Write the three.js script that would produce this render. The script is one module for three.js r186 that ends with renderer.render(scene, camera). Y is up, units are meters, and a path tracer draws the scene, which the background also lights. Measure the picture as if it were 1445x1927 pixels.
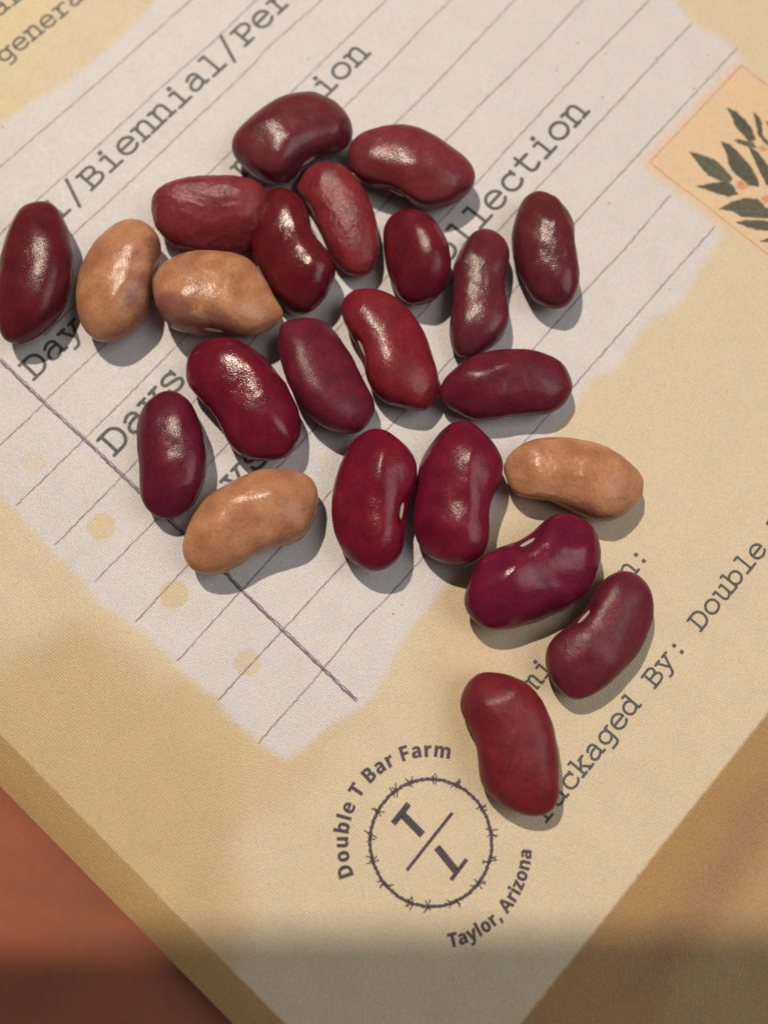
import * as THREE from 'three';
import { createNoise2D, createNoise3D } from 'simplex-noise';
import { RoundedBoxGeometry } from 'three/addons/geometries/RoundedBoxGeometry.js';
import { RectAreaLightUniformsLib } from 'three/addons/lights/RectAreaLightUniformsLib.js';
import { mergeGeometries } from 'three/addons/utils/BufferGeometryUtils.js';

const mm = 0.001;
// ---------- camera, lamps, exposure ----------
const scene = new THREE.Scene();
scene.background = new THREE.Color().setRGB(0.125, 0.112, 0.096);           // dim room around the table
const camera = new THREE.PerspectiveCamera(56.3183, 767 / 1024, 0.004, 20);
camera.position.set(-0.000 * mm, 113.115 * mm, 22.771 * mm);
camera.quaternion.copy(new THREE.Quaternion().setFromRotationMatrix(new THREE.Matrix4().set(0.999910, 0.013382, 0.000000, 0, -0.002641, 0.197335, 0.980333, 0, 0.013119, -0.980245, 0.197352, 0, 0, 0, 0, 1)));
camera.focus = 0.1125;
camera.userData.fStop = camera.getFocalLength() / 3.3;                      // a 3.3 mm wide lens opening
const renderer = new THREE.WebGLRenderer({ antialias: true });
renderer.toneMapping = THREE.LinearToneMapping;
renderer.toneMappingExposure = 0.95;
renderer.shadowMap.enabled = true;

function lamp(name, x, y, z, dist, rgb, cd, soft) {                          // a room lamp out of frame, aimed at the packet
  const l = new THREE.SpotLight(new THREE.Color().setRGB(...rgb), cd, 0, 0.5, 0.5, 2);
  l.name = name;
  l.position.set(x, y, z).normalize().multiplyScalar(dist);
  l.target.position.set(0, 0, 0);
  l.castShadow = true; l.shadow.radius = soft; l.shadow.mapSize.set(2048, 2048);
  l.shadow.camera.near = 0.1; l.shadow.camera.far = 5;
  scene.add(l, l.target);
  return l;
}
lamp('warm_room_lamp', -0.24, 1, -0.50, 1.1, [1.0, 0.85, 0.68], 3.45, 0.8);
RectAreaLightUniformsLib.init();
const pane = new THREE.RectAreaLight(new THREE.Color().setRGB(1.0, 0.97, 0.93), 3.2, 0.85, 0.85);   // pale light from the side
pane.name = 'pale_side_light'; pane.position.set(0.75, 1, 0.06).normalize().multiplyScalar(1.4); pane.lookAt(0, 0, 0); scene.add(pane);

// ---------- helpers ----------
function rng(seed) { let s = seed >>> 0; return () => { s = (s + 0x6d2b79f5) | 0; let t = Math.imul(s ^ (s >>> 15), 1 | s); t = (t + Math.imul(t ^ (t >>> 7), 61 | t)) ^ t; return ((t ^ (t >>> 14)) >>> 0) / 4294967296; }; }
const n2 = createNoise2D(rng(11)), n3 = createNoise3D(rng(5)), rnd = rng(77);
const clamp = THREE.MathUtils.clamp, sstep = THREE.MathUtils.smoothstep, lerp = THREE.MathUtils.lerp;
function thing(name, label, category, group) {
  const g = new THREE.Group(); g.name = name; g.userData = { label, category };
  if (group) g.userData.group = group;
  scene.add(g); return g;
}
function part(name, geometry, material, parent) {
  const m = new THREE.Mesh(geometry, material); m.name = name; m.castShadow = m.receiveShadow = true; parent.add(m); return m;
}
function tile(w, h, fn, srgb, channels = 4) {                                 // a computed, repeating texture
  const d = new Uint8Array(w * h * 4);
  for (let y = 0; y < h; y++) for (let x = 0; x < w; x++) {
    const v = fn(x / w, y / h), o = (y * w + x) * 4;
    d[o] = clamp(v[0], 0, 255); d[o + 1] = clamp(v[1], 0, 255); d[o + 2] = clamp(v[2], 0, 255); d[o + 3] = 255;
  }
  const t = new THREE.DataTexture(d, w, h); t.wrapS = t.wrapT = THREE.RepeatWrapping; t.magFilter = THREE.LinearFilter;
  if (srgb) t.colorSpace = THREE.SRGBColorSpace;
  t.needsUpdate = true; return t;
}
function wrapNoise(u, v, f, s) {                                              // noise that repeats over the unit square
  const a = u * 2 * Math.PI, b = v * 2 * Math.PI, r = f / (2 * Math.PI);
  return n4(Math.cos(a) * r + s, Math.sin(a) * r, Math.cos(b) * r - s, Math.sin(b) * r);
}
const n4 = (x, y, z, w) => 0.5 * (n3(x + 3.1 * w, y - 1.7 * w, z) + n3(x * 0.97 + 17, y * 1.03 + w, z * 0.99 - w));

// ---------- tabletop ----------
const grain = tile(512, 512, (u, v) => {
  const streak = wrapNoise(u, v * 0.0 + 0.3, 90, 2), wide = wrapNoise(u, v, 5, 7), fine = wrapNoise(u, v, 70, 21);
  const k = 1 + 0.012 * streak + 0.10 * wide + 0.025 * fine;
  return [150 * k, 87 * k * (1 - 0.06 * wide), 66 * k * (1 - 0.06 * wide)];
}, true);
const tableMat = new THREE.MeshPhysicalMaterial({ map: grain, roughness: 0.42 });
const tableGeo = new RoundedBoxGeometry(0.9, 0.03, 0.7, 3, 0.004);
{
  const p = tableGeo.attributes.position, uv = tableGeo.attributes.uv;
  for (let i = 0; i < p.count; i++) uv.setXY(i, p.getX(i) / 0.09, p.getZ(i) / 0.09);
}
const TABLE_Y = -6.2 * mm;
const table = new THREE.Mesh(tableGeo, tableMat);
table.name = 'tabletop'; table.position.set(0, TABLE_Y - 0.015, 0); table.receiveShadow = table.castShadow = true;
table.userData = { kind: 'structure', label: 'smooth reddish brown surface under the seed packet', category: 'tabletop' };
scene.add(table);

// ---------- seed packet: the printed sheet ----------
const PRINT = {"lines":[[[-12,-68.13],[0.78,-67.84],[10.08,-67.52],[21.01,-67.26],[34.05,-67.07],[45,-66.83]],[[-19,-60.97],[0.66,-60.78],[10.51,-60.67],[22.64,-60.58],[31.81,-60.34],[40.07,-60.45],[52,-60.34]],[[-20,-53.8],[0.31,-53.89],[11.12,-53.78],[22.83,-53.92],[25.35,-53.82],[33.92,-53.98],[35.99,-54.3],[45.83,-53.88],[60,-53.95]],[[-12,-46.68],[19.82,-47.05],[33.96,-47.28],[41.17,-47.37],[52.33,-47.41],[68,-47.59]],[[-25.55,-40.35],[-18.78,-40.28],[-17.64,-40.46],[-7.57,-40.15],[37.45,-40.66],[44.88,-40.62],[53.02,-40.95],[72,-41.07]],[[-29.34,-33.39],[-18.91,-33.28],[-4.13,-33.35],[40.55,-34.06],[45.29,-34.01],[56.21,-34.25],[63.56,-34.59],[78,-34.78]],[[-29.54,-26.43],[-19.3,-26.47],[48.67,-27.62],[60.58,-27.41],[69.74,-27.8],[84,-28.0]],[[-29.42,-19.75],[-19.51,-19.62],[40.62,-20.55],[49.7,-20.84],[62.25,-21.13],[75.77,-21.17],[88,-21.36]],[[-29.56,-12.75],[-25.6,-12.84],[45.61,-14.22],[59.56,-14.39],[70.22,-14.58],[77.13,-14.65]],[[-29.37,-5.87],[-19.76,-6.07],[-18.65,-6.07],[44.87,-7.5],[55.89,-7.6],[65.99,-7.74],[78.41,-7.82]],[[-29.46,0.81],[-26.35,0.79],[-19.19,0.76],[-8.32,0.69],[38.18,-0.53],[45.64,-0.46],[55.85,-0.88]],[[-29.74,7.62],[-19.69,7.45],[-12.56,7.02],[-7.07,7.27],[39.72,6.37],[48.74,6.2],[56.17,6.13]]],"dbl":[[-18.03,-48.4],[-18.19,-40.55],[-18.09,-33.48],[-18.2,-24.58],[-18.27,-8.58],[-18.47,-6.36],[-18.57,0.79],[-18.73,12.73]],"text":[{"s":"l/Biennial/Perennial","o":[0.87,-56.71],"d":[3.183,0.001]},{"s":"mination","o":[21.91,-43.32],"d":[3.078,-0.034]},{"s":"ollection","o":[30.4,-15.89],"d":[3.249,-0.062]},{"s":"Days","o":[-15.52,-43.46],"d":[3.075,0.047]},{"s":"Days","o":[-15.5,-29.14],"d":[3.298,-0.04]},{"s":"ys","o":[-9.0,-14.89],"d":[3.247,0.01]},{"s":"general","o":[12.11,-78.46],"d":[2.412,0.112]},{"s":"ar","o":[16.4,-84.22],"d":[2.44,0.124]},{"s":"Packaged By: Double T","o":[-13.13,37.7],"d":[2.204,-0.046]},{"s":"n:","o":[14.23,27.11],"d":[2.271,-0.067]},{"s":"mi","o":[-3.45,27.26],"d":[2.213,-0.063]}],"logo":{"c":[-24.46,29.52],"r":6.85,"tt":[[[-25.87,25.05],[-23.07,24.89]],[[-24.41,25.02],[-24.53,28.3]],[[-28.54,29.53],[-20.47,29.19]],[[-24.42,30.35],[-24.87,33.64]],[[-25.97,33.86],[-23.12,33.7]]],"barbs":[-60.7,-39.3,-16.5,14.7,39.4,63.1,87.9,116.3,139.4,158.6,-174.0,-148.6,-127.3,-103.6,-79.1]},"white":[[-30.1,-41.16],[-29.75,-35.86],[-29.8,-32.99],[-30.36,-25.9],[-30.24,-20.55],[-30.95,-17.1],[-29.74,-12.07],[-29.86,-5.32],[-29.53,0.01],[-30.03,3.94],[-29.68,7.86],[-28.99,11.43],[-25.76,12.15],[-22.79,12.3],[-19.62,13.55],[-15.74,13.76],[-10.88,12.26],[-7.76,11.54],[-4.2,11.72],[-0.59,11.45],[3.94,11.68],[13.42,8.5],[17.69,8.23],[25.81,8.59],[29.55,7.59],[33.32,9.16],[37.14,8.16],[40.62,8.31],[46.04,9.49],[48.97,8.43],[53.92,7.92],[56.86,7.32],[62.5,2.41],[72.23,-1.74],[77.28,-4.38],[77.98,-7.17],[78.08,-10.4],[77.32,-13.88],[77.62,-15.96],[78.97,-19.34],[80.97,-27.02],[63.45,-60.22],[44.66,-70.71],[36.07,-71.42],[30.38,-70.31],[24.99,-69.95],[21.45,-69.89],[15.05,-70.4],[9.55,-71.76],[4.46,-72.48],[-0.89,-72.85]],"spots":[[-24.18,-35.66,1.41,0.35],[-24.24,-23.99,1.67,1],[-24.15,-11.72,1.73,1],[-24.06,0.3,1.6,0.8]],"stamp":{"a":[57.62,-5.8],"b":[76.81,-6.24],"e":[57.17,13.58],"leaves":[[[70.55,-3.36],[70.94,-2.1],[70.71,-0.08],[70.23,1.31],[69.35,2.36],[68.63,1.92],[68.93,0.59],[69.13,-0.85],[69.98,-2.07]],[[62.22,-2.98],[62.89,-1.77],[63.53,0.1],[63.43,1.64],[63.02,3.52],[62.38,3.75],[61.64,2.7],[61.2,1.05],[61.53,-0.68],[61.92,-1.91]],[[66.17,-0.9],[66.6,0.41],[66.32,2.46],[65.82,4.49],[64.91,6.29],[64.38,6.88],[63.64,5.83],[63.71,4.51],[63.66,3.29],[64.09,2.12],[65.06,1.08]],[[58.97,0.82],[60.53,1.95],[62.21,3.33],[62.2,4.25],[61.7,5.55],[60.59,4.8],[60.0,3.46],[59.47,2.06]],[[58.44,4.97],[60.17,5.49],[61.81,6.37],[62.84,7.73],[62.62,9.33],[63.09,10.76],[62.16,11.12],[60.57,9.14],[59.45,7.69],[59.39,6.47]],[[58.42,7.69],[59.66,8.6],[60.61,9.65],[61.7,11.3],[61.01,12.37],[59.42,10.39],[58.84,9.07]],[[72.44,-0.33],[72.29,0.7],[71.77,1.57],[70.55,2.61],[70.28,3.74],[69.81,4.64],[69.89,3.31],[70.16,2.18],[71.23,0.98]],[[67.52,0.23],[68.33,1.24],[68.89,2.45],[68.55,3.26],[68.0,2.42],[67.5,1.16]],[[68.03,2.21],[68.17,3.55],[67.52,5.89],[67.07,7.04],[65.11,8.83],[65.21,7.32],[65.97,5.82],[67.01,3.92]],[[58.45,11.6],[59.48,12.16],[60.35,12.88],[60.61,13.74],[59.22,12.78]],[[72.49,1.64],[72.59,2.48],[72.38,3.91],[71.63,5.22],[71.3,4.39],[71.73,2.96]],[[69.87,6.59],[71.49,6.96],[72.62,7.72],[70.97,8.27],[69.32,8.1],[68.17,7.54]]],"fl":[[63.19,5.1,1.0],[63.6,8.57,0.86],[69.03,3.79,0.73],[70.87,5.81,0.8],[67.36,8.52,0.8]]},"specks":[[69.95,-14.87],[60.72,-16.37],[59.69,-23.48],[64.68,-24.03],[74.98,-10.03],[69.86,-8.31],[49.59,-6.08],[45.64,7.25],[66.04,-20.29],[-8.31,9.09],[-6.84,9.14],[30.36,-71.13],[4.35,-71.83],[38.75,-49.09]]};
const U0 = -53.2, U1 = 93, V0 = -92, V1 = 74, TW = 1804, TH = 2048, S = TH / (V1 - V0);
const canvas = document.createElement('canvas'); canvas.width = TW; canvas.height = TH;
const cx = canvas.getContext('2d');
const X = (u) => (u - U0) * S, Y = (v) => (v - V0) * S;
function smoothPath(c, pts, rough, seed, closed = true) {                      // a slightly ragged outline through pts
  c.beginPath();
  const n = pts.length, m = closed ? n : n - 1; let first = true;
  for (let i = 0; i < m; i++) {
    const [ax, ay] = pts[i], [bx, by] = pts[(i + 1) % n], L = Math.hypot(bx - ax, by - ay), k = Math.max(2, Math.ceil(L / 0.25));
    for (let j = 0; j < k; j++) {
      const t = j / k, u = ax + (bx - ax) * t, v = ay + (by - ay) * t;
      const du = rough * (n2(u * 1.1 + seed, v * 1.1) + 0.5 * n2(u * 3.7, v * 3.7 + seed)), dv = rough * (n2(u * 1.1, v * 1.1 - seed) + 0.5 * n2(u * 3.7 - seed, v * 3.7));
      if (first) c.moveTo(X(u + du), Y(v + dv)); else c.lineTo(X(u + du), Y(v + dv));
      first = false;
    }
  }
  if (closed) c.closePath();
}
// parchment
cx.fillStyle = 'rgb(208,193,168)'; cx.fillRect(0, 0, TW, TH);
const blotch = (pts, style, blur, rough = 0.8, seed = 3) => { cx.save(); cx.filter = 'blur(' + blur * S + 'px)'; cx.fillStyle = style; smoothPath(cx, pts, rough, seed); cx.fill(); cx.restore(); };
blotch([[-70, -30], [-34, -18], [-30, 4], [-36, 12], [-40, 13], [-44, 20], [-60, 24]], 'rgba(190,164,124,0.8)', 1.6, 1.6, 9);
blotch([[-34, -6], [-26, 8], [-18, 9], [-17, 13], [-27, 15], [-36, 14]], 'rgba(201,177,140,0.7)', 1.4, 1.2, 31);
blotch([[-12, 16], [-2, 9], [4, 12], [-4, 26], [-12, 34], [-16, 24]], 'rgba(206,181,140,0.55)', 1.6, 1.4, 51);
blotch([[-10, -92], [20, -92], [24, -80], [8, -70], [-10, -66]], 'rgba(212,195,160,0.9)', 1.5, 1.2, 71);
// writing panel of lined white paper
blotch(PRINT.white, 'rgb(207,204,207)', 0.34, 0.28, 5);
// wax spots
for (const [u, v, r, a] of PRINT.spots) {
  cx.save(); cx.filter = 'blur(' + 0.1 * S + 'px)'; cx.fillStyle = 'rgba(204,184,148,' + a * 0.75 + ')'; cx.beginPath();
  for (let i = 0; i <= 40; i++) { const t = i / 40 * 2 * Math.PI, rr = r * (1 + 0.06 * n2(Math.cos(t) * 1.5 + u, Math.sin(t) * 1.5 + v)); cx.lineTo(X(u + rr * Math.cos(t)), Y(v + rr * Math.sin(t))); }
  cx.fill(); cx.restore();
}
// ruled lines, drawn as short strokes whose weight wavers like pencil
function pencil(pts, width, rgb, alpha, wob = 0.06, seed = 0) {
  cx.lineCap = 'round';
  for (let i = 0; i + 1 < pts.length; i++) {
    const [ax, ay] = pts[i], [bx, by] = pts[i + 1], L = Math.hypot(bx - ax, by - ay), k = Math.max(1, Math.ceil(L / 0.3)), nx = -(by - ay) / L, ny = (bx - ax) / L;
    const P = (t) => { const u = ax + (bx - ax) * t, v = ay + (by - ay) * t, w = wob * (n2(u * 0.9 + seed, v * 0.9) + 0.6 * n2(u * 3 + seed, v * 3)); return [X(u + nx * w), Y(v + ny * w)]; };
    for (let j = 0; j < k; j++) {
      const p = P(j / k), q = P((j + 1) / k), e = 0.85 + 0.3 * n2(p[0] * 0.045 + seed, p[1] * 0.045 - seed);
      cx.strokeStyle = 'rgba(' + rgb + ',' + clamp(alpha * e, 0, 1) + ')'; cx.lineWidth = Math.max(0.6, width * S * (0.8 + 0.3 * e));
      cx.beginPath(); cx.moveTo(...p); cx.lineTo(...q); cx.stroke();
    }
  }
}
PRINT.lines.forEach((l, i) => pencil(l, 0.19, '128,104,116', 0.62, 0.06, i * 13.7));
pencil(PRINT.dbl, 0.24, '84,70,92', 0.8, 0.06, 4);
pencil(PRINT.dbl.map(([u, v]) => [u + 0.26, v]), 0.13, '96,80,100', 0.75, 0.06, 94);
// stamp
{
  const { a, b, e, leaves, fl } = PRINT.stamp, u0 = a[0], u1 = b[0], v0 = a[1], v1 = v0 + 29;
  blotch([[u0 - 1.1, v0 - 0.9], [u1 + 1.0, v0 - 0.9], [u1 + 1.0, v1 + 1], [u0 - 1.1, v1 + 1]], 'rgba(214,192,166,0.95)', 0.5, 0.25, 41);
  blotch([[u0, v0], [u1, v0], [u1, v1], [u0, v1]], 'rgba(217,190,157,0.95)', 0.4, 0.1, 43);
  pencil([[u0, v0], [u1, v0]], 0.1, '168,106,58', 0.85, 0.04, 60); pencil([[u0, v0], [u0 + 0.12, v1], [u1, v1], [u1, v0]], 0.14, '186,128,78', 0.75, 0.06, 61);
  for (const [u, v, r] of fl) blotch([[u - r, v], [u - 0.2 * r, v - 0.8 * r], [u + r, v - 0.1 * r], [u + 0.3 * r, v + 0.9 * r]], 'rgba(204,146,104,0.9)', 0.08, 0.15, u);
  leaves.forEach((l, i) => {
    blotch(l, ['rgb(70,66,58)', 'rgb(82,80,66)', 'rgb(72,70,64)'][i % 3], 0.05, 0.07, i * 7);
    cx.save(); smoothPath(cx, l, 0.07, i * 7); cx.clip();
    for (let k = 0; k < 60; k++) { const p = l[Math.floor(rnd() * l.length)], q = l[Math.floor(rnd() * l.length)], t = rnd(); cx.fillStyle = 'rgba(104,112,84,0.16)'; cx.beginPath(); cx.arc(X(p[0] + (q[0] - p[0]) * t), Y(p[1] + (q[1] - p[1]) * t), (0.1 + 0.25 * rnd()) * S, 0, 7); cx.fill(); }
    for (let k = 0; k < 26; k++) {                                              // brushed streaks from base to tip
      const q = l[Math.floor(l.length * (0.35 + 0.4 * rnd()))], p = l[0], w = 0.25 * (rnd() - 0.5);
      cx.strokeStyle = k % 3 ? 'rgba(40,40,36,0.28)' : 'rgba(126,122,96,0.30)'; cx.lineWidth = 0.06 * S;
      cx.beginPath(); cx.moveTo(X(p[0] + w), Y(p[1] - w)); cx.lineTo(X(q[0] + w), Y(q[1] + w)); cx.stroke();
    }
    cx.restore();
  });
  for (const [u, v, r2] of fl) for (let k = 0; k < 14; k++) {                   // flower petals and stamens
    const t = rnd() * 6.3, d = r2 * (0.2 + 0.8 * rnd()); cx.strokeStyle = k % 2 ? 'rgba(150,96,66,0.5)' : 'rgba(226,190,150,0.6)'; cx.lineWidth = 0.07 * S;
    cx.beginPath(); cx.moveTo(X(u), Y(v)); cx.lineTo(X(u + d * Math.cos(t)), Y(v + d * Math.sin(t))); cx.stroke();
  }
}
// specks
for (const [u, v] of PRINT.specks) { cx.fillStyle = 'rgba(110,100,104,0.7)'; cx.beginPath(); cx.ellipse(X(u), Y(v), (0.1 + 0.12 * rnd()) * S, 0.1 * S, rnd() * 3, 0, 7); cx.fill(); }
// typewriter lettering: every letter is a pen path in a cell one pitch wide, base line at 0
const PEN = {
  D: 'M-.44 .86H.0C.52 .86 .52 0 .0 0H-.44M-.27 .86V0', B: 'M-.42 .86H.06C.4 .86 .4 .46 .06 .46H-.24M.06 .46C.5 .46 .5 0 .06 0H-.42M-.25 .86V0',
  P: 'M-.42 .86H.06C.48 .86 .48 .38 .06 .38H-.22M-.22 .86V0M-.42 0H.08', T: 'M-.4 .6V.86H.4V.6M0 .86V0M-.2 0H.2',
  a: 'M-.28 .6C-.1 .76 .22 .76 .22 .46V0H.4M.22 .42C-.1 .5 -.38 .4 -.38 .19C-.38 -.07 .02 -.06 .22 .16', b: 'M-.46 .95H-.28V0M-.46 0H-.28M-.28 .4C-.28 .78 .4 .8 .4 .36C.4 -.1 -.28 -.08 -.28 .32',
  c: 'M.3 .7V.48M.3 .52C.24 .74 -.36 .8 -.36 .35C-.36 -.09 .2 -.1 .36 .14', d: 'M.06 .95H.26V0H.42M.26 .36C.26 .78 -.4 .8 -.4 .35C-.4 -.1 .26 -.08 .26 .36',
  e: 'M-.38 .37H.36C.36 .82 -.38 .84 -.38 .35C-.38 -.1 .2 -.08 .34 .12', g: 'M.42 .69H.24V-.06C.24 -.3 -.05 -.28 -.26 -.26M.24 .38C.24 .78 -.4 .8 -.4 .38C-.4 -.04 .24 -.02 .24 .38',
  i: 'M-.22 .69H.02V0M-.32 0H.36', k: 'M-.44 .95H-.26V0M-.44 0H-.1M-.26 .26L.22 .68M.06 .69H.38M-.06 .42L.28 0M.1 0H.44', l: 'M-.24 .95H.02V0M-.34 0H.38',
  m: 'M-.52 .69H-.38V0M-.5 0H-.24M-.38 .5C-.3 .76 0 .78 0 .5V0H.12M0 .5C.08 .76 .36 .78 .36 .5V0H.52', n: 'M-.44 .69H-.26V0M-.44 0H-.08M-.26 .48C-.16 .78 .28 .82 .28 .46V0M.1 0H.46',
  o: 'M-.38 .35C-.38 .82 .38 .82 .38 .35C.38 -.11 -.38 -.11 -.38 .35Z', r: 'M-.38 .69H-.14V0M-.38 0H.16M-.14 .42C-.04 .66 .16 .78 .38 .62',
  s: 'M.28 .7V.5M.28 .56C.2 .76 -.32 .76 -.3 .52C-.28 .32 .34 .42 .34 .18C.34 -.08 -.26 -.08 -.32 .16M-.32 -.02V.2', t: 'M-.14 .92V.2C-.14 -.06 .16 -.04 .36 .08M-.36 .69H.3',
  u: 'M-.46 .69H-.26V.24C-.26 -.1 .1 -.08 .24 .2M.06 .69H.24V0H.42', y: 'M-.46 .69H-.14M.12 .69H.46M-.32 .69L0 .04M.3 .69L-.08 -.12C-.14 -.28 -.26 -.26 -.4 -.26', '/': 'M-.24 -.2L.24 1.08',
};
const DOTS = { i: [[0, 0.93]], ':': [[0, 0.07], [0, 0.58]] };
function typed({ s, o, d }) {
  const p = Math.hypot(...d), th = Math.atan2(d[1], d[0]);
  [...s].forEach((ch, i) => {
    cx.save();
    cx.translate(X(o[0] + d[0] * i + 0.02 * p * n2(i * 3.3, o[0])), Y(o[1] + d[1] * i + 0.02 * p * n2(i * 2.1, o[1]))); cx.rotate(th + 0.012 * n2(i * 5.1, o[0])); cx.scale(p * S, -p * S);
    cx.lineWidth = 0.135; cx.lineCap = 'round'; cx.lineJoin = 'round'; cx.strokeStyle = cx.fillStyle = 'rgba(54,57,60,0.9)';
    if (PEN[ch]) cx.stroke(new Path2D(PEN[ch]));
    for (const [x, y] of DOTS[ch] ?? []) { cx.beginPath(); cx.rect(x - 0.1, y - 0.1, 0.2, 0.2); cx.fill(); }
    cx.restore();
  });
}
PRINT.text.forEach(typed);
// round farm mark
{
  const { c, r, tt, barbs } = PRINT.logo, ink = 'rgba(56,46,54,0.95)';
  cx.strokeStyle = cx.fillStyle = ink; cx.lineCap = 'butt';
  const W = [0.95, 1.15, 0.5, 1.15, 0.6];
  tt.forEach(([[a, b], [p, q]], i) => { cx.lineWidth = W[i] * 0.72 * S; cx.beginPath(); cx.moveTo(X(a), Y(b)); cx.lineTo(X(p), Y(q)); cx.stroke(); });
  for (const off of [0, Math.PI]) {                                            // two twisted strands
    cx.lineWidth = 0.2 * S; cx.beginPath();
    for (let i = 0; i <= 720; i++) { const t = i / 720 * 2 * Math.PI, k = r + 0.11 * Math.sin(t * 34 + off) + 0.05 * n2(Math.cos(t) * 6, Math.sin(t) * 6); cx.lineTo(X(c[0] + k * Math.cos(t)), Y(c[1] + k * Math.sin(t))); }
    cx.stroke();
  }
  cx.lineCap = 'round';
  barbs.forEach((deg, i) => {
    const t = deg * Math.PI / 180;
    for (let j = 0; j < 5; j++) {
      const a = t + (rnd() - 0.5) * 0.13, dir = t + (j % 2 ? Math.PI : 0) + (rnd() - 0.5) * 1.5, len = 0.35 + 0.5 * rnd();
      cx.lineWidth = 0.13 * S; cx.beginPath(); cx.moveTo(X(c[0] + r * Math.cos(a)), Y(c[1] + r * Math.sin(a))); cx.lineTo(X(c[0] + r * Math.cos(a) + len * Math.cos(dir)), Y(c[1] + r * Math.sin(a) + len * Math.sin(dir))); cx.stroke();
    }
    cx.beginPath(); cx.ellipse(X(c[0] + r * Math.cos(t)), Y(c[1] + r * Math.sin(t)), 0.2 * S, 0.42 * S, t, 0, 7); cx.fill();
  });
  const arc = (str, px, mid, R, top) => {
    cx.font = 'bold ' + px * S + 'px sans-serif'; cx.textAlign = 'center'; cx.textBaseline = 'alphabetic';
    const w = [...str].map((ch) => cx.measureText(ch).width), gap = 0.02 * px * S, sum = w.reduce((x, y) => x + y + gap, 0);
    let at = -sum / 2;
    [...str].forEach((ch, i) => {
      const t = mid + (top ? 1 : -1) * (at + w[i] / 2) / (R * S); at += w[i] + gap;
      cx.save(); cx.translate(X(c[0] + R * Math.cos(t)), Y(c[1] + R * Math.sin(t))); cx.rotate(t + (top ? 1 : -1) * Math.PI / 2); cx.fillText(ch, 0, 0); cx.lineWidth = 0.07 * S; cx.strokeText(ch, 0, 0); cx.restore();
    });
  };
  arc('Double T Bar Farm', 2.26, -91.5 * Math.PI / 180, 9.35, true);
  arc('Taylor, Arizona', 2.02, 89.5 * Math.PI / 180, 11.35, false);
}
// brown printed borders along the packet's edges
{
  const left = [[U0 - 2, V0 - 2], [-49.15, V0 - 2], [-49.1, -40], [-49.15, -10], [-49.25, 14], [-49.3, V1 + 2], [U0 - 2, V1 + 2]];
  blotch(left, 'rgb(166,134,91)', 0.07, 0.04, 12);
  const bottom = [[U0 - 2, 49.5], [-32, 49.35], [-10.6, 49.02], [12.5, 48.7], [60, 48.4], [U1 + 2, 48.2], [U1 + 2, V1 + 2], [U0 - 2, V1 + 2]];
  blotch(bottom, 'rgb(163,127,83)', 0.12, 0.06, 14);
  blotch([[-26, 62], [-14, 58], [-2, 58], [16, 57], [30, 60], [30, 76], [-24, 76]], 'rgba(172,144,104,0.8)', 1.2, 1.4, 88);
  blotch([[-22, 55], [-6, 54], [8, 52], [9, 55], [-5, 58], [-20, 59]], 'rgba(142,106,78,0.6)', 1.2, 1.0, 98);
}
// the print's own mottling: paper fibres, ink dither and stains
const px = cx.getImageData(0, 0, TW, TH), D = px.data;
for (let y = 0; y < TH; y++) for (let x = 0; x < TW; x++) {
  const u = x / S, v = y / S, o = (y * TW + x) * 4;
  const stain = n2(u * 0.16, v * 0.16) * 0.5 + n2(u * 0.45 + 9, v * 0.45) * 0.3, fibre = n2(u * 2.1 + 40, v * 2.1) * 0.6 + n2(u * 5.2, v * 5.2 + 70) * 0.6, dot = (rnd() - 0.5) * 2;
  const k = 1 + 0.018 * stain + 0.03 * fibre + 0.055 * dot, hue = n2(u * 0.3 + 200, v * 0.3) * 2.2 + n2(u * 1.3 + 90, v * 1.3) * 1.6;
  const ink = clamp((150 - D[o + 1]) / 90, 0, 1) * Math.max(0, 22 * n2(u * 6.3, v * 6.3 + 31) + 26 * dot);              // ink that did not take on the grain
  D[o] += ink; D[o + 1] += ink; D[o + 2] += ink;
  D[o] = D[o] * k + hue * 0.6; D[o + 1] = D[o + 1] * k; D[o + 2] = D[o + 2] * k - hue;
}
const flip = new Uint8Array(TW * TH * 4);
for (let y = 0; y < TH; y++) flip.set(D.subarray((TH - 1 - y) * TW * 4, (TH - y) * TW * 4), y * TW * 4);
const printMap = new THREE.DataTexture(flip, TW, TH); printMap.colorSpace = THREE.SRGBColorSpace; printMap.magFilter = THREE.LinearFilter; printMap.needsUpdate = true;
// paper relief: woven-looking pits 0.45 mm apart over finer fibres, 48 mm to a repeat
const relief = tile(1024, 1024, (u, v) => {
  const P = 2 * Math.PI, wx = wrapNoise(u, v, 22, 3) * 1.2, wy = wrapNoise(u, v, 22, 33) * 1.2;
  const weave = Math.sin((u + v) * P * 84 + wx) * Math.sin((u - v) * P * 74 + wy), pits = wrapNoise(u, v, 150, 9), fine = wrapNoise(u, v, 320, 55);
  const h = 128 + 34 * weave + 46 * pits + 30 * fine;
  return [h, h, h];
}, false);
const paperMat = new THREE.MeshPhysicalMaterial({ map: printMap, roughness: 0.46, specularIntensity: 0.8, bumpMap: relief, bumpScale: 1.3e-4 });
const backMat = new THREE.MeshStandardMaterial({ color: new THREE.Color().setRGB(0.52, 0.40, 0.25), roughness: 0.8 });
relief.repeat.set((U1 - U0) / 48, (V1 - V0) / 48);
const packet = thing('seed_packet', 'aged parchment printed seed packet with ruled white panel, stamp and round farm mark', 'packet');
packet.rotation.y = 0.81736;
const sag = (u, v) => 0.15 * n2(u * 0.03, v * 0.03) + 0.05 * n2(u * 0.11 + 5, v * 0.11);  // the sheet is not quite flat
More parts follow.
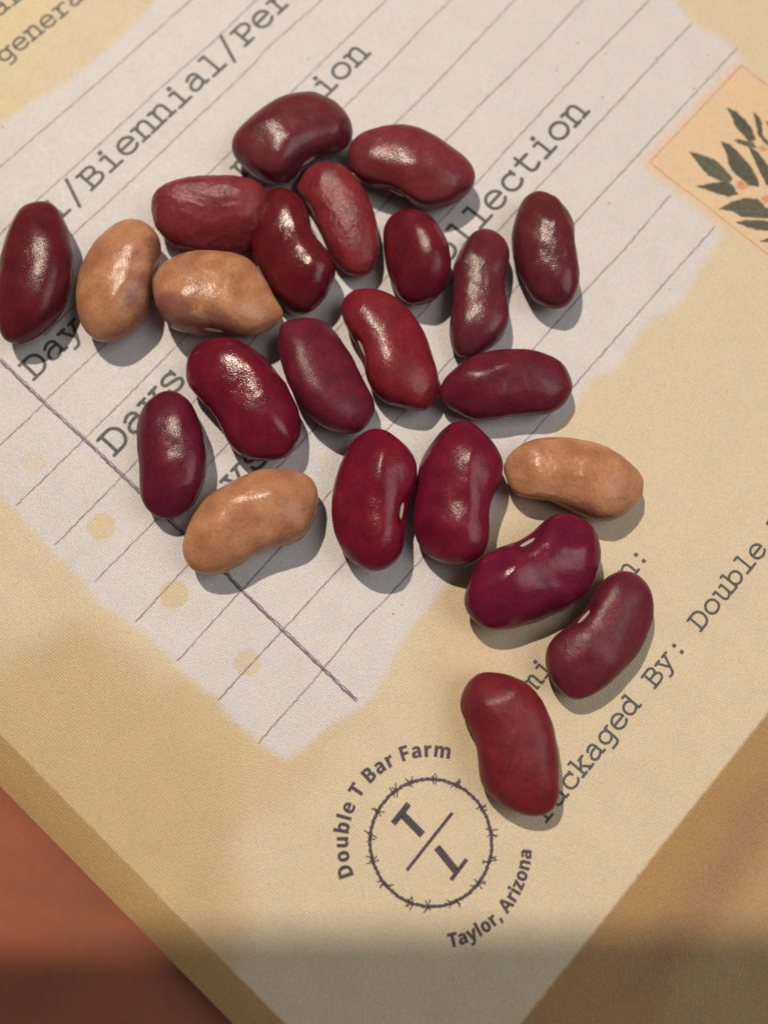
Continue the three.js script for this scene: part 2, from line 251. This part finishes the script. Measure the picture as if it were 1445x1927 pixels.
function sheet(yOf, nu, nv) {
  const pos = [], uv = [], ix = [];
  for (let j = 0; j <= nv; j++) for (let i = 0; i <= nu; i++) {
    const u = lerp(U0, U1, i / nu), v = lerp(V0, V1, j / nv);
    pos.push(u * mm, yOf(u, v) * mm, v * mm); uv.push(i / nu, 1 - j / nv);
  }
  for (let j = 0; j < nv; j++) for (let i = 0; i < nu; i++) { const a = j * (nu + 1) + i, b = a + nu + 1; ix.push(a, b, a + 1, b, b + 1, a + 1); }
  const g = new THREE.BufferGeometry();
  g.setAttribute('position', new THREE.Float32BufferAttribute(pos, 3)); g.setAttribute('uv', new THREE.Float32BufferAttribute(uv, 2)); g.setIndex(ix); g.computeVertexNormals();
  return g;
}
const rim = (u, v) => Math.min(u - U0, U1 - u, v - V0, V1 - v);
const fold = (u, v) => 0.16 * Math.exp(-Math.pow((v - 11.1 + (u + 41.7) * 0.138) / 1.3, 2)) * sstep(-u, 33, 42) * sstep(rim(u, v), 0.5, 4);   // a soft old crease
const front = (u, v) => -0.06 + fold(u, v) + sag(u, v) * sstep(rim(u, v), 0, 6) - 0.35 * Math.exp(-rim(u, v) / 1.2);
const back = (u, v) => -0.62 - 5.4 * sstep(rim(u, v), 2, 38);
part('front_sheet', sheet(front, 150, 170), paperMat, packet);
{
  const g = sheet(back, 60, 70), ix = g.index.array; for (let i = 0; i < ix.length; i += 3) { const t = ix[i]; ix[i] = ix[i + 1]; ix[i + 1] = t; } g.computeVertexNormals();
  part('back_sheet', g, backMat, packet);
  const wall = (pts) => { const pos = [], ind = []; pts.forEach(([u, v], i) => { pos.push(u * mm, front(u, v) * mm, v * mm, u * mm, back(u, v) * mm, v * mm); if (i) { const a = 2 * i - 2; ind.push(a, a + 1, a + 2, a + 2, a + 1, a + 3); } }); const w = new THREE.BufferGeometry(); w.setAttribute('position', new THREE.Float32BufferAttribute(pos, 3)); w.setIndex(ind); w.computeVertexNormals(); return w; };
  const run = (a, b, n) => Array.from({ length: n + 1 }, (_, i) => [lerp(a[0], b[0], i / n), lerp(a[1], b[1], i / n)]);
  part('side_fold', mergeGeometries([wall(run([U0, V0], [U0, V1], 170)), wall(run([U0, V1], [U1, V1], 150)), wall(run([U1, V1], [U1, V0], 170)), wall(run([U1, V0], [U0, V0], 150))]), backMat, packet);
}

// ---------- beans ----------
// Every bean: place on the sheet (mm), heading a, roll, thickness T, length L, where its eye sits (h), and cosine terms of its midline c and half width w.
const BEANS = [
  {"id":1,"x":-11.012,"z":-48.063,"a":-2.8287,"roll":0.1047,"T":6.775,"y":3.429,"L":15.465,"h":1.713,"c0":-0.004,"c":[0.268,-0.629,-0.082,0.096,0.097],"w":[5.243,-0.177,0.189,-0.273,-0.132,0.078,0.03]},
  {"id":2,"x":4.018,"z":-43.931,"a":2.8031,"roll":0.0698,"T":6.258,"y":3.166,"L":16.481,"h":1.483,"c0":0.001,"c":[0.065,0.216,-0.178,-0.129,0.047],"w":[4.797,-0.06,-0.038,-0.09,-0.177,-0.103,0.009]},
  {"id":3,"x":-21.044,"z":-37.715,"a":3.1738,"roll":-0.3491,"T":6.313,"y":3.665,"L":14.731,"h":1.543,"c0":0.009,"c":[-0.497,0.137,-0.104,0.033,0.007],"w":[5.209,-0.262,0.348,-0.017,-0.213,-0.019,-0.02]},
  {"id":4,"x":-11.195,"z":-32.579,"a":-1.2903,"roll":0.3491,"T":5.828,"y":3.278,"L":16.766,"h":1.687,"c0":-0.001,"c":[0.081,-0.368,-0.125,0.085,0.099],"w":[4.74,0.125,0.316,-0.1,-0.153,0.005,0.04]},
  {"id":5,"x":-5.019,"z":-37.311,"a":2.0066,"roll":-0.1047,"T":4.9,"y":2.435,"L":16.432,"h":1.659,"c0":-0.008,"c":[0.583,0.2,-0.046,-0.06,-0.031],"w":[4.057,0.361,0.35,-0.007,-0.151,-0.123,-0.093]},
  {"id":6,"x":4.197,"z":-31.587,"a":1.8352,"roll":-0.6109,"T":5.584,"y":3.311,"L":12.464,"h":1.486,"c0":-0.005,"c":[0.322,0.097,-0.001,0.043,-0.01],"w":[4.322,-0.115,0.132,0.074,-0.062,-0.007,-0.018]},
  {"id":7,"x":12.031,"z":-27.045,"a":-1.7444,"roll":0.1047,"T":4.791,"y":2.393,"L":17.136,"h":1.682,"c0":0.004,"c":[-0.285,-0.344,-0.021,0.118,0.027],"w":[3.965,-0.065,0.268,-0.01,-0.331,0.095,0.034]},
  {"id":8,"x":20.598,"z":-32.315,"a":-1.4266,"roll":0.3142,"T":5.466,"y":3.047,"L":15.634,"h":1.569,"c0":-0.001,"c":[0.096,0.14,-0.069,0.014,0.06],"w":[4.055,0.077,-0.002,0.162,-0.045,-0.063,-0.007]},
  {"id":9,"x":-43.098,"z":-30.233,"a":1.4492,"roll":-0.1745,"T":6.071,"y":3.077,"L":18.685,"h":1.527,"c0":-0.006,"c":[0.486,-0.335,-0.084,-0.095,0.012],"w":[4.754,0.323,0.101,0.011,-0.128,-0.023,0.002]},
  {"id":10,"x":-32.127,"z":-28.83,"a":-1.82,"roll":0.2443,"T":6.468,"y":3.514,"L":16.226,"h":1.681,"c0":-0.001,"c":[0.173,-0.09,-0.16,0.052,0.028],"w":[4.995,-0.077,0.093,-0.121,-0.057,0.01,0.042]},
  {"id":11,"x":-19.8,"z":-26.237,"a":2.8064,"roll":0.2094,"T":7.474,"y":3.974,"L":16.37,"h":1.705,"c0":0.001,"c":[0.136,-0.12,-0.209,0.228,0.02],"w":[5.2,1.258,-0.405,0.107,-0.014,-0.05,0.064]},
  {"id":12,"x":1.098,"z":-19.615,"a":2.1052,"roll":0.1396,"T":5.853,"y":3.004,"L":17.636,"h":1.371,"c0":-0.003,"c":[0.211,0.426,-0.032,-0.089,0.032],"w":[4.408,0.068,-0.038,0.134,-0.164,-0.07,-0.015]},
  {"id":13,"x":-6.932,"z":-16.313,"a":-1.042,"roll":-0.4363,"T":5.885,"y":3.366,"L":16.424,"h":1.381,"c0":0.003,"c":[0.071,0.265,-0.24,0.014,-0.038],"w":[4.768,-0.016,0.312,0.036,-0.126,-0.026,-0.052]},
  {"id":14,"x":14.943,"z":-14.662,"a":-3.0683,"roll":-0.2094,"T":5.59,"y":2.887,"L":16.09,"h":1.738,"c0":-0.003,"c":[0.25,0.006,-0.076,0.061,0.035],"w":[4.36,-0.177,0.094,0.013,-0.097,0.128,0.045]},
  {"id":15,"x":-16.587,"z":-13.471,"a":2.2472,"roll":-0.1745,"T":6.391,"y":3.328,"L":17.619,"h":1.381,"c0":-0.003,"c":[0.297,0.194,-0.142,-0.106,0.066],"w":[5.187,-0.08,0.233,0.018,-0.223,-0.026,0.067]},
  {"id":16,"x":-25.448,"z":-6.825,"a":1.6097,"roll":-0.1396,"T":5.495,"y":2.776,"L":15.687,"h":1.759,"c0":-0.004,"c":[0.293,-0.141,-0.065,0.036,0.06],"w":[4.423,-0.058,0.248,-0.013,-0.088,0.048,-0.003]},
  {"id":17,"x":-15.654,"z":1.502,"a":-2.6006,"roll":-0.1047,"T":6.668,"y":3.372,"L":17.483,"h":1.475,"c0":-0.005,"c":[0.382,0.19,-0.163,-0.06,0.074],"w":[4.897,-0.039,-0.03,0.27,-0.08,-0.067,0.104]},
  {"id":18,"x":-1.117,"z":-0.793,"a":-1.6245,"roll":0.4189,"T":6.504,"y":3.795,"L":16.904,"h":1.372,"c0":-0.004,"c":[0.262,0.297,-0.096,-0.081,0.059],"w":[5.05,0.049,0.19,0.19,-0.143,-0.092,0.029]},
  {"id":19,"x":8.615,"z":-1.465,"a":-1.6725,"roll":0.3491,"T":6.64,"y":3.672,"L":17.248,"h":1.332,"c0":-0.003,"c":[0.156,0.22,-0.022,-0.081,0.072],"w":[5.381,0.44,0.394,0.197,-0.187,-0.162,0.057]},
  {"id":20,"x":22.443,"z":-3.279,"a":2.9166,"roll":0.0349,"T":5.943,"y":2.971,"L":16.575,"h":1.198,"c0":-0.0,"c":[0.18,0.172,-0.201,-0.042,0.042],"w":[4.633,-0.054,0.137,0.166,-0.238,-0.06,0.013]},
  {"id":21,"x":17.012,"z":8.283,"a":0.5679,"roll":0.3142,"T":6.593,"y":3.755,"L":17.591,"h":1.423,"c0":-0.005,"c":[0.362,0.21,-0.114,-0.172,0.056],"w":[5.407,0.293,0.37,-0.058,-0.121,-0.181,0.059]},
  {"id":22,"x":24.741,"z":15.253,"a":0.9304,"roll":0.1745,"T":5.486,"y":2.871,"L":16.318,"h":1.513,"c0":-0.003,"c":[0.292,0.291,-0.174,-0.018,0.051],"w":[4.647,-0.269,0.548,0.039,-0.127,-0.023,0.008]},
  {"id":23,"x":13.935,"z":27.181,"a":1.9615,"roll":-0.1396,"T":6.255,"y":3.215,"L":16.746,"h":1.397,"c0":-0.002,"c":[0.192,0.396,-0.111,-0.129,0.039],"w":[4.851,0.329,0.088,0.039,-0.155,-0.165,-0.003]}
];
const grainMap = tile(512, 512, (u, v) => {                                    // 12 mm to a repeat: seed-coat pores and hair-fine wrinkles
  const a = wrapNoise(u, v, 18, 4), b = wrapNoise(u, v, 48, 8), c = wrapNoise(u, v, 90, 15);
  const h = 128 + 24 * a + 44 * b + 42 * c;
  return [h, h, h];
}, false);
grainMap.repeat.set(1, 1);
function coat(rough, bump, spec) { return new THREE.MeshPhysicalMaterial({ vertexColors: true, roughness: rough, ior: 1.5, specularIntensity: spec, bumpMap: grainMap, bumpScale: bump }); }
const COATS = { gloss: coat(0.19, 3.2e-5, 0.65), satin: coat(0.24, 3.6e-5, 0.55), dull: coat(0.34, 5.0e-5, 0.55), tan: coat(0.26, 3.6e-5, 0.65) };
const eyeMat = new THREE.MeshPhysicalMaterial({ color: new THREE.Color().setRGB(0.46, 0.41, 0.34), roughness: 0.6 });
const eyeRimMat = new THREE.MeshPhysicalMaterial({ color: new THREE.Color().setRGB(0.035, 0.012, 0.010), roughness: 0.4 });
const PP = 2.35;                                                               // cross-sections are slightly boxy ellipses
const sp = (v) => Math.sign(v) * Math.pow(Math.abs(v), 2 / PP);
const midline = (b, t) => b.c.reduce((s, v, k) => s + v * Math.cos((k + 2) * t), b.c0);
const halfWidth = (b, t) => Math.max(0, Math.sin(t) * b.w.reduce((s, v, k) => s + v * Math.cos(k * t), 0));
function makeBean(b, look) {
  const R = rng(b.id * 991), seed = b.id * 7.77, { T, L } = b;
  let wm = 0; for (let i = 0; i <= 200; i++) wm = Math.max(wm, halfWidth(b, i / 200 * Math.PI));
  const W = 2 * wm, facets = [];
  for (let i = 0; i < 3; i++) {                                                // faintly flattened sides where pod neighbours pressed
    const az = R() * 2 * Math.PI, el = 0.25 + R() * 0.9, n = new THREE.Vector3(Math.cos(az) * Math.cos(el) * 0.6, Math.sin(az) * Math.cos(el), Math.sin(el)).normalize();
    facets.push([n, 0.965 + 0.03 * R()]);
  }
  for (const f of look.facets ?? []) facets.push([new THREE.Vector3(f[0], f[1], f[2]).normalize(), f[3]]);
  const eyeT = b.h, eyeF = look.eye ?? -0.25;
  function at(t, f, out) {
    const w = halfWidth(b, t);
    out.set(L / 2 * Math.cos(t), midline(b, t) + w * sp(Math.cos(f)), T / 2 * Math.pow(w / wm, 0.9) * sp(Math.sin(f)));
    for (const [n, d] of facets) {                                             // soft cut by a plane
      const reach = Math.hypot(n.x * L / 2, n.y * W / 2, n.z * T / 2) * d, e = out.dot(n) - reach;
      if (e > -0.3) { const q = e + 0.3; out.addScaledVector(n, -(q * q) / (q + 0.6) * 0.8); }
    }
    const x = out.x, y = out.y, wr = look.wrinkle ?? 0.2;
    let dsp = 0.07 * n3(x * 0.26 + seed, y * 0.26, out.z * 0.26) + 0.012 * n3(x * 0.7, y * 0.7 + seed, out.z * 0.7);
    const ridge = 1 - Math.abs(n3(x * 0.20 + seed * 2, y * 0.42, out.z * 0.42 - seed));
    dsp += wr * (0.09 * (ridge * ridge - 0.4) + 0.02 * n3(x * 0.9, y * 1.3 + seed, out.z * 1.3));
    if (wr > 0.4) { const q = 1 - Math.abs(n3(x * 0.75 + seed, y * 1.05, out.z * 1.05)); dsp += (wr - 0.3) * 0.055 * (q * q * q - 0.3); }
    const k = 1 + dsp / Math.max(1.5, out.length());
    out.multiplyScalar(k);
    return out;
  }
  const NT = 150, NR = 170, pos = [], uv = [], col = [], ix = [], c = new THREE.Vector3();
  const eye = at(eyeT, eyeF, new THREE.Vector3());
  const push = (v) => {
    const x = v.x, y = v.y, z = v.z;
    const dE = Math.hypot((x - eye.x) / 2.2, (y - eye.y) / 1.2, (z - eye.z) / 1.2), pit = 0.50 * Math.exp(-dE * dE * 1.2);
    const l = Math.hypot(eye.x, eye.y, eye.z);
    pos.push(x - eye.x / l * pit, y - eye.y / l * pit, z - eye.z / l * pit);
    uv.push(x / 12 + seed * 0.1, (y + 0.45 * z) / 12 - seed * 0.1);
    const m1 = n3(x * 0.28 + seed, y * 0.28 - seed, z * 0.28), m2 = n3(x * 1.1 - seed, y * 1.1, z * 1.1 + seed), m3 = n3(x * 3.6, y * 3.6 + seed, z * 3.6);
    const rgb = look.rgb, alt = look.alt;
    const m4 = n3(x * 0.9 + seed, y * 4.2, z * 4.2 - seed), m5 = n3(x * 6.5 - seed, y * 6.5, z * 6.5);
    let t = clamp(0.45 + 0.6 * m1 + 0.25 * m2, 0, 1), g = 1 + 0.17 * m2 + 0.14 * m3 + 0.13 * m4 + 0.10 * m5 - 0.35 * sstep(m5 * 0.6 + m3 * 0.6, 0.62, 0.8);
    const o = [0, 1, 2].map((i) => lerp(rgb[i], alt[i], t) * g);
    if (look.flush) {                                                          // purple dye spreading from the eye over the tan coat
      const e = (y - look.flush[0]) / W + 0.10 * m1 + 0.07 * m2 - 0.05 * m3, s = sstep(e, 0.0, 0.2) * look.flush[1];
      [0.20, 0.070, 0.070].forEach((v2, i) => { o[i] = lerp(o[i], v2, s); });
      const vein = sstep(m2 * 0.4 + m4 * 0.6, 0.15, 0.7) * 0.4; [0.30, 0.12, 0.05].forEach((v2, i) => { o[i] = lerp(o[i], v2, vein); });
    }
    col.push(...o);
  };
  push(at(0, 0, c));
  for (let j = 1; j < NR; j++) for (let i = 0; i < NT; i++) push(at(Math.PI * j / NR, i / NT * 2 * Math.PI, c));
  push(at(Math.PI, 0, c));
  const V = (j, i) => 1 + (j - 1) * NT + ((i + NT) % NT), last = 1 + (NR - 1) * NT;
  for (let i = 0; i < NT; i++) { ix.push(0, V(1, i), V(1, i + 1)); ix.push(last, V(NR - 1, i + 1), V(NR - 1, i)); }
  for (let j = 1; j < NR - 1; j++) for (let i = 0; i < NT; i++) { const a = V(j, i), d = V(j, i + 1), e = V(j + 1, i), f = V(j + 1, i + 1); ix.push(a, e, d, d, e, f); }
  const g = new THREE.BufferGeometry();
  g.setAttribute('position', new THREE.Float32BufferAttribute(pos.map((v) => v * mm), 3)); g.setAttribute('uv', new THREE.Float32BufferAttribute(uv, 2)); g.setAttribute('color', new THREE.Float32BufferAttribute(col, 3));
  g.setIndex(ix); g.computeVertexNormals();
  // local frame: x along the bean, y towards its eye, z up; the sheet's frame: x right, y up, z towards the viewer
  const name = look.tan ? 'tan_kidney_bean' : 'red_kidney_bean', k = (makeBean.n[name] = (makeBean.n[name] ?? -1) + 1);
  const root = thing(k ? name + '_' + String(k).padStart(3, '0') : name, look.label, 'bean', look.tan ? 'tan kidney beans lying on the seed packet' : 'red kidney beans lying on the seed packet');
  root.matrixAutoUpdate = true;
  const M = new THREE.Matrix4().makeRotationY(b.a).multiply(new THREE.Matrix4().makeRotationX(-Math.PI / 2)).multiply(new THREE.Matrix4().makeRotationX(b.roll));
  root.quaternion.setFromRotationMatrix(M);
  root.position.set(b.x * mm, (b.y + (look.lift ?? 0)) * mm, b.z * mm);
  part('seed_coat', g, COATS[look.coat], root);
  // the eye (hilum): a pale lens set in a dark rim
  const a = at(eyeT - 0.02, eyeF, new THREE.Vector3()), d2 = at(eyeT + 0.02, eyeF, new THREE.Vector3()), u2 = at(eyeT, eyeF + 0.08, new THREE.Vector3());
  const tx = d2.clone().sub(a).normalize(), tz = u2.clone().sub(eye).normalize(), nn = tx.clone().cross(tz).normalize(); if (nn.dot(eye) < 0) nn.negate();
  const ty = nn.clone().cross(tx).normalize(), basis = new THREE.Matrix4().makeBasis(tx, ty, nn);
  const lens = new THREE.SphereGeometry(1, 24, 14); lens.scale(1.45 * mm, 0.36 * mm, 0.22 * mm);
  const torus = new THREE.TorusGeometry(1, 0.2, 10, 40); torus.scale(1.55 * mm, 0.42 * mm, 0.6 * mm);
  const hil = part('hilum', lens, eyeMat, root); hil.quaternion.setFromRotationMatrix(basis); hil.position.copy(eye).addScaledVector(nn, -0.47).multiplyScalar(mm);
  const ring = part('hilum_rim', torus, eyeRimMat, root); ring.quaternion.copy(hil.quaternion); ring.position.copy(eye).addScaledVector(nn, -0.47).multiplyScalar(mm);
  return root;
}
makeBean.n = {};
const red = (r, g, b2, k = 0.72) => ({ rgb: [r, g, b2], alt: [r * k, g * k * 0.9, b2 * k * 1.15] });
const tanC = { rgb: [0.47, 0.232, 0.126], alt: [0.34, 0.148, 0.078], tan: true, coat: 'tan' };
const LOOKS = {
  1: { ...red(0.14, 0.025, 0.032), coat: 'satin', wrinkle: 0.1, label: 'dark maroon bean lying below the printed letters ion' },
  2: { ...red(0.19, 0.032, 0.038), coat: 'satin', wrinkle: 0.2, label: 'brownish red bean slanting down to the printed double l of Collection' },
  3: { ...red(0.21, 0.028, 0.036), coat: 'dull', wrinkle: 0.8, label: 'wrinkled dull red bean with one end under a glossy maroon bean' },
  4: { ...red(0.12, 0.010, 0.016), coat: 'gloss', wrinkle: 0.25, label: 'glossy dark maroon bean wedged between wrinkled dull red bean and slim red bean' },
  5: { ...red(0.22, 0.026, 0.034), coat: 'dull', wrinkle: 0.9, label: 'slim wrinkled bright red bean leaning on the glossy maroon bean' },
  6: { ...red(0.14, 0.012, 0.022), coat: 'satin', wrinkle: 0.1, label: 'shortest egg shaped maroon bean with a single small highlight' },
  7: { ...red(0.13, 0.022, 0.031), coat: 'satin', wrinkle: 0.3, label: 'narrow waisted plum brown bean beside the shortest maroon bean' },
  8: { ...red(0.12, 0.02, 0.027), coat: 'satin', wrinkle: 0.45, label: 'plum brown bean with a creased side below the printed letters ection' },
  9: { ...red(0.115, 0.013, 0.02), coat: 'satin', wrinkle: 0.1, label: 'large dark maroon bean beside the slash before the printed word Biennial' },
  10: { ...tanC, wrinkle: 0.25, flush: [2.6, 0.7], label: 'upright tan bean with purple flushed side beside the large dark maroon bean' },
  11: { ...tanC, wrinkle: 0.5, flush: [2.7, 0.75], label: 'tan bean with dented pointed end between wrinkled dull red bean and round topped maroon bean' },
  12: { ...red(0.205, 0.018, 0.027), coat: 'satin', wrinkle: 0.2, label: 'brightest scarlet red bean with a pale eye in its waist' },
  13: { ...red(0.14, 0.014, 0.03), coat: 'dull', wrinkle: 0.2, label: 'plum red bean with a hazy dull sheen beside the scarlet bean' },
  14: { ...red(0.13, 0.014, 0.027), coat: 'satin', wrinkle: 0.15, label: 'plum red bean lying level between scarlet bean and beige parchment edge' },
  15: { ...red(0.155, 0.009, 0.024), coat: 'gloss', wrinkle: 0.2, label: 'broad crimson bean with a wide speckled highlight after the printed word Days' },
  16: { ...red(0.12, 0.011, 0.026), coat: 'satin', wrinkle: 0.15, label: 'dark maroon bean covering the middle letters of the printed word Days' },
  17: { ...tanC, wrinkle: 0.35, flush: [3.2, 0.6], label: 'large smooth tan bean lying across the dark double ruled line' },
  18: { ...red(0.17, 0.008, 0.024), coat: 'satin', wrinkle: 0.2, label: 'crimson bean whose ridged hollow side faces its crimson twin' },
  19: { ...red(0.165, 0.009, 0.028), coat: 'satin', wrinkle: 0.2, label: 'crimson bean with a long pale ridge between crimson twin and puckered tan bean' },
  20: { ...tanC, wrinkle: 0.75, flush: [3.0, 0.5], label: 'puckered light tan bean lying on bare parchment' },
  21: { ...red(0.15, 0.009, 0.031), coat: 'gloss', wrinkle: 0.15, label: 'glossy purple crimson bean curving round a pale eye below the puckered tan bean' },
  22: { ...red(0.14, 0.018, 0.032), coat: 'dull', wrinkle: 0.15, label: 'dull plum bean with a pale eye beside the printed words Packaged By' },
  23: { ...red(0.18, 0.018, 0.025), coat: 'dull', wrinkle: 0.2, label: 'brick red bean lying alone between the round farm mark and the word Packaged' },
};
for (const [id, o] of Object.entries({ 12: { eye: 0.1 }, 21: { eye: 0.18, facets: [[0, 0.75, 0.66, 0.93]] }, 22: { eye: 0.08 }, 11: { eye: -0.05 }, 18: { eye: 0.0, facets: [[0, 0.75, 0.66, 0.88]] }, 19: { facets: [[0, 0.75, 0.66, 0.88]] }, 8: { facets: [[0, 0.8, 0.6, 0.9]] } })) Object.assign(LOOKS[id], o);
for (const b of BEANS) makeBean(b, LOOKS[b.id]);

// ---------- the phone that took the picture, held above the packet; it shades the packet's lower corner from the warm lamp ----------
{
  const phone = thing('phone', 'black phone held above the packet taking the picture', 'phone');
  const dark = new THREE.MeshPhysicalMaterial({ color: new THREE.Color().setRGB(0.02, 0.02, 0.022), roughness: 0.35 });
  const glass = new THREE.MeshPhysicalMaterial({ color: new THREE.Color().setRGB(0.008, 0.008, 0.010), roughness: 0.08 });
  phone.quaternion.copy(camera.quaternion); phone.position.copy(camera.position);
  const body = part('body', new RoundedBoxGeometry(0.164, 0.079, 0.008, 4, 0.0035), dark, phone); body.position.set(-0.066, 0.0080, 0.0075);
  const ring = part('lens_ring', new THREE.TorusGeometry(0.0065, 0.0011, 12, 48), dark, phone); ring.position.set(0, 0, 0.0032);
  const lens = part('lens', new THREE.CylinderGeometry(0.0056, 0.0056, 0.0006, 40), glass, phone); lens.rotation.x = Math.PI / 2; lens.position.set(0, 0, 0.0032);
}
renderer.render(scene, camera);
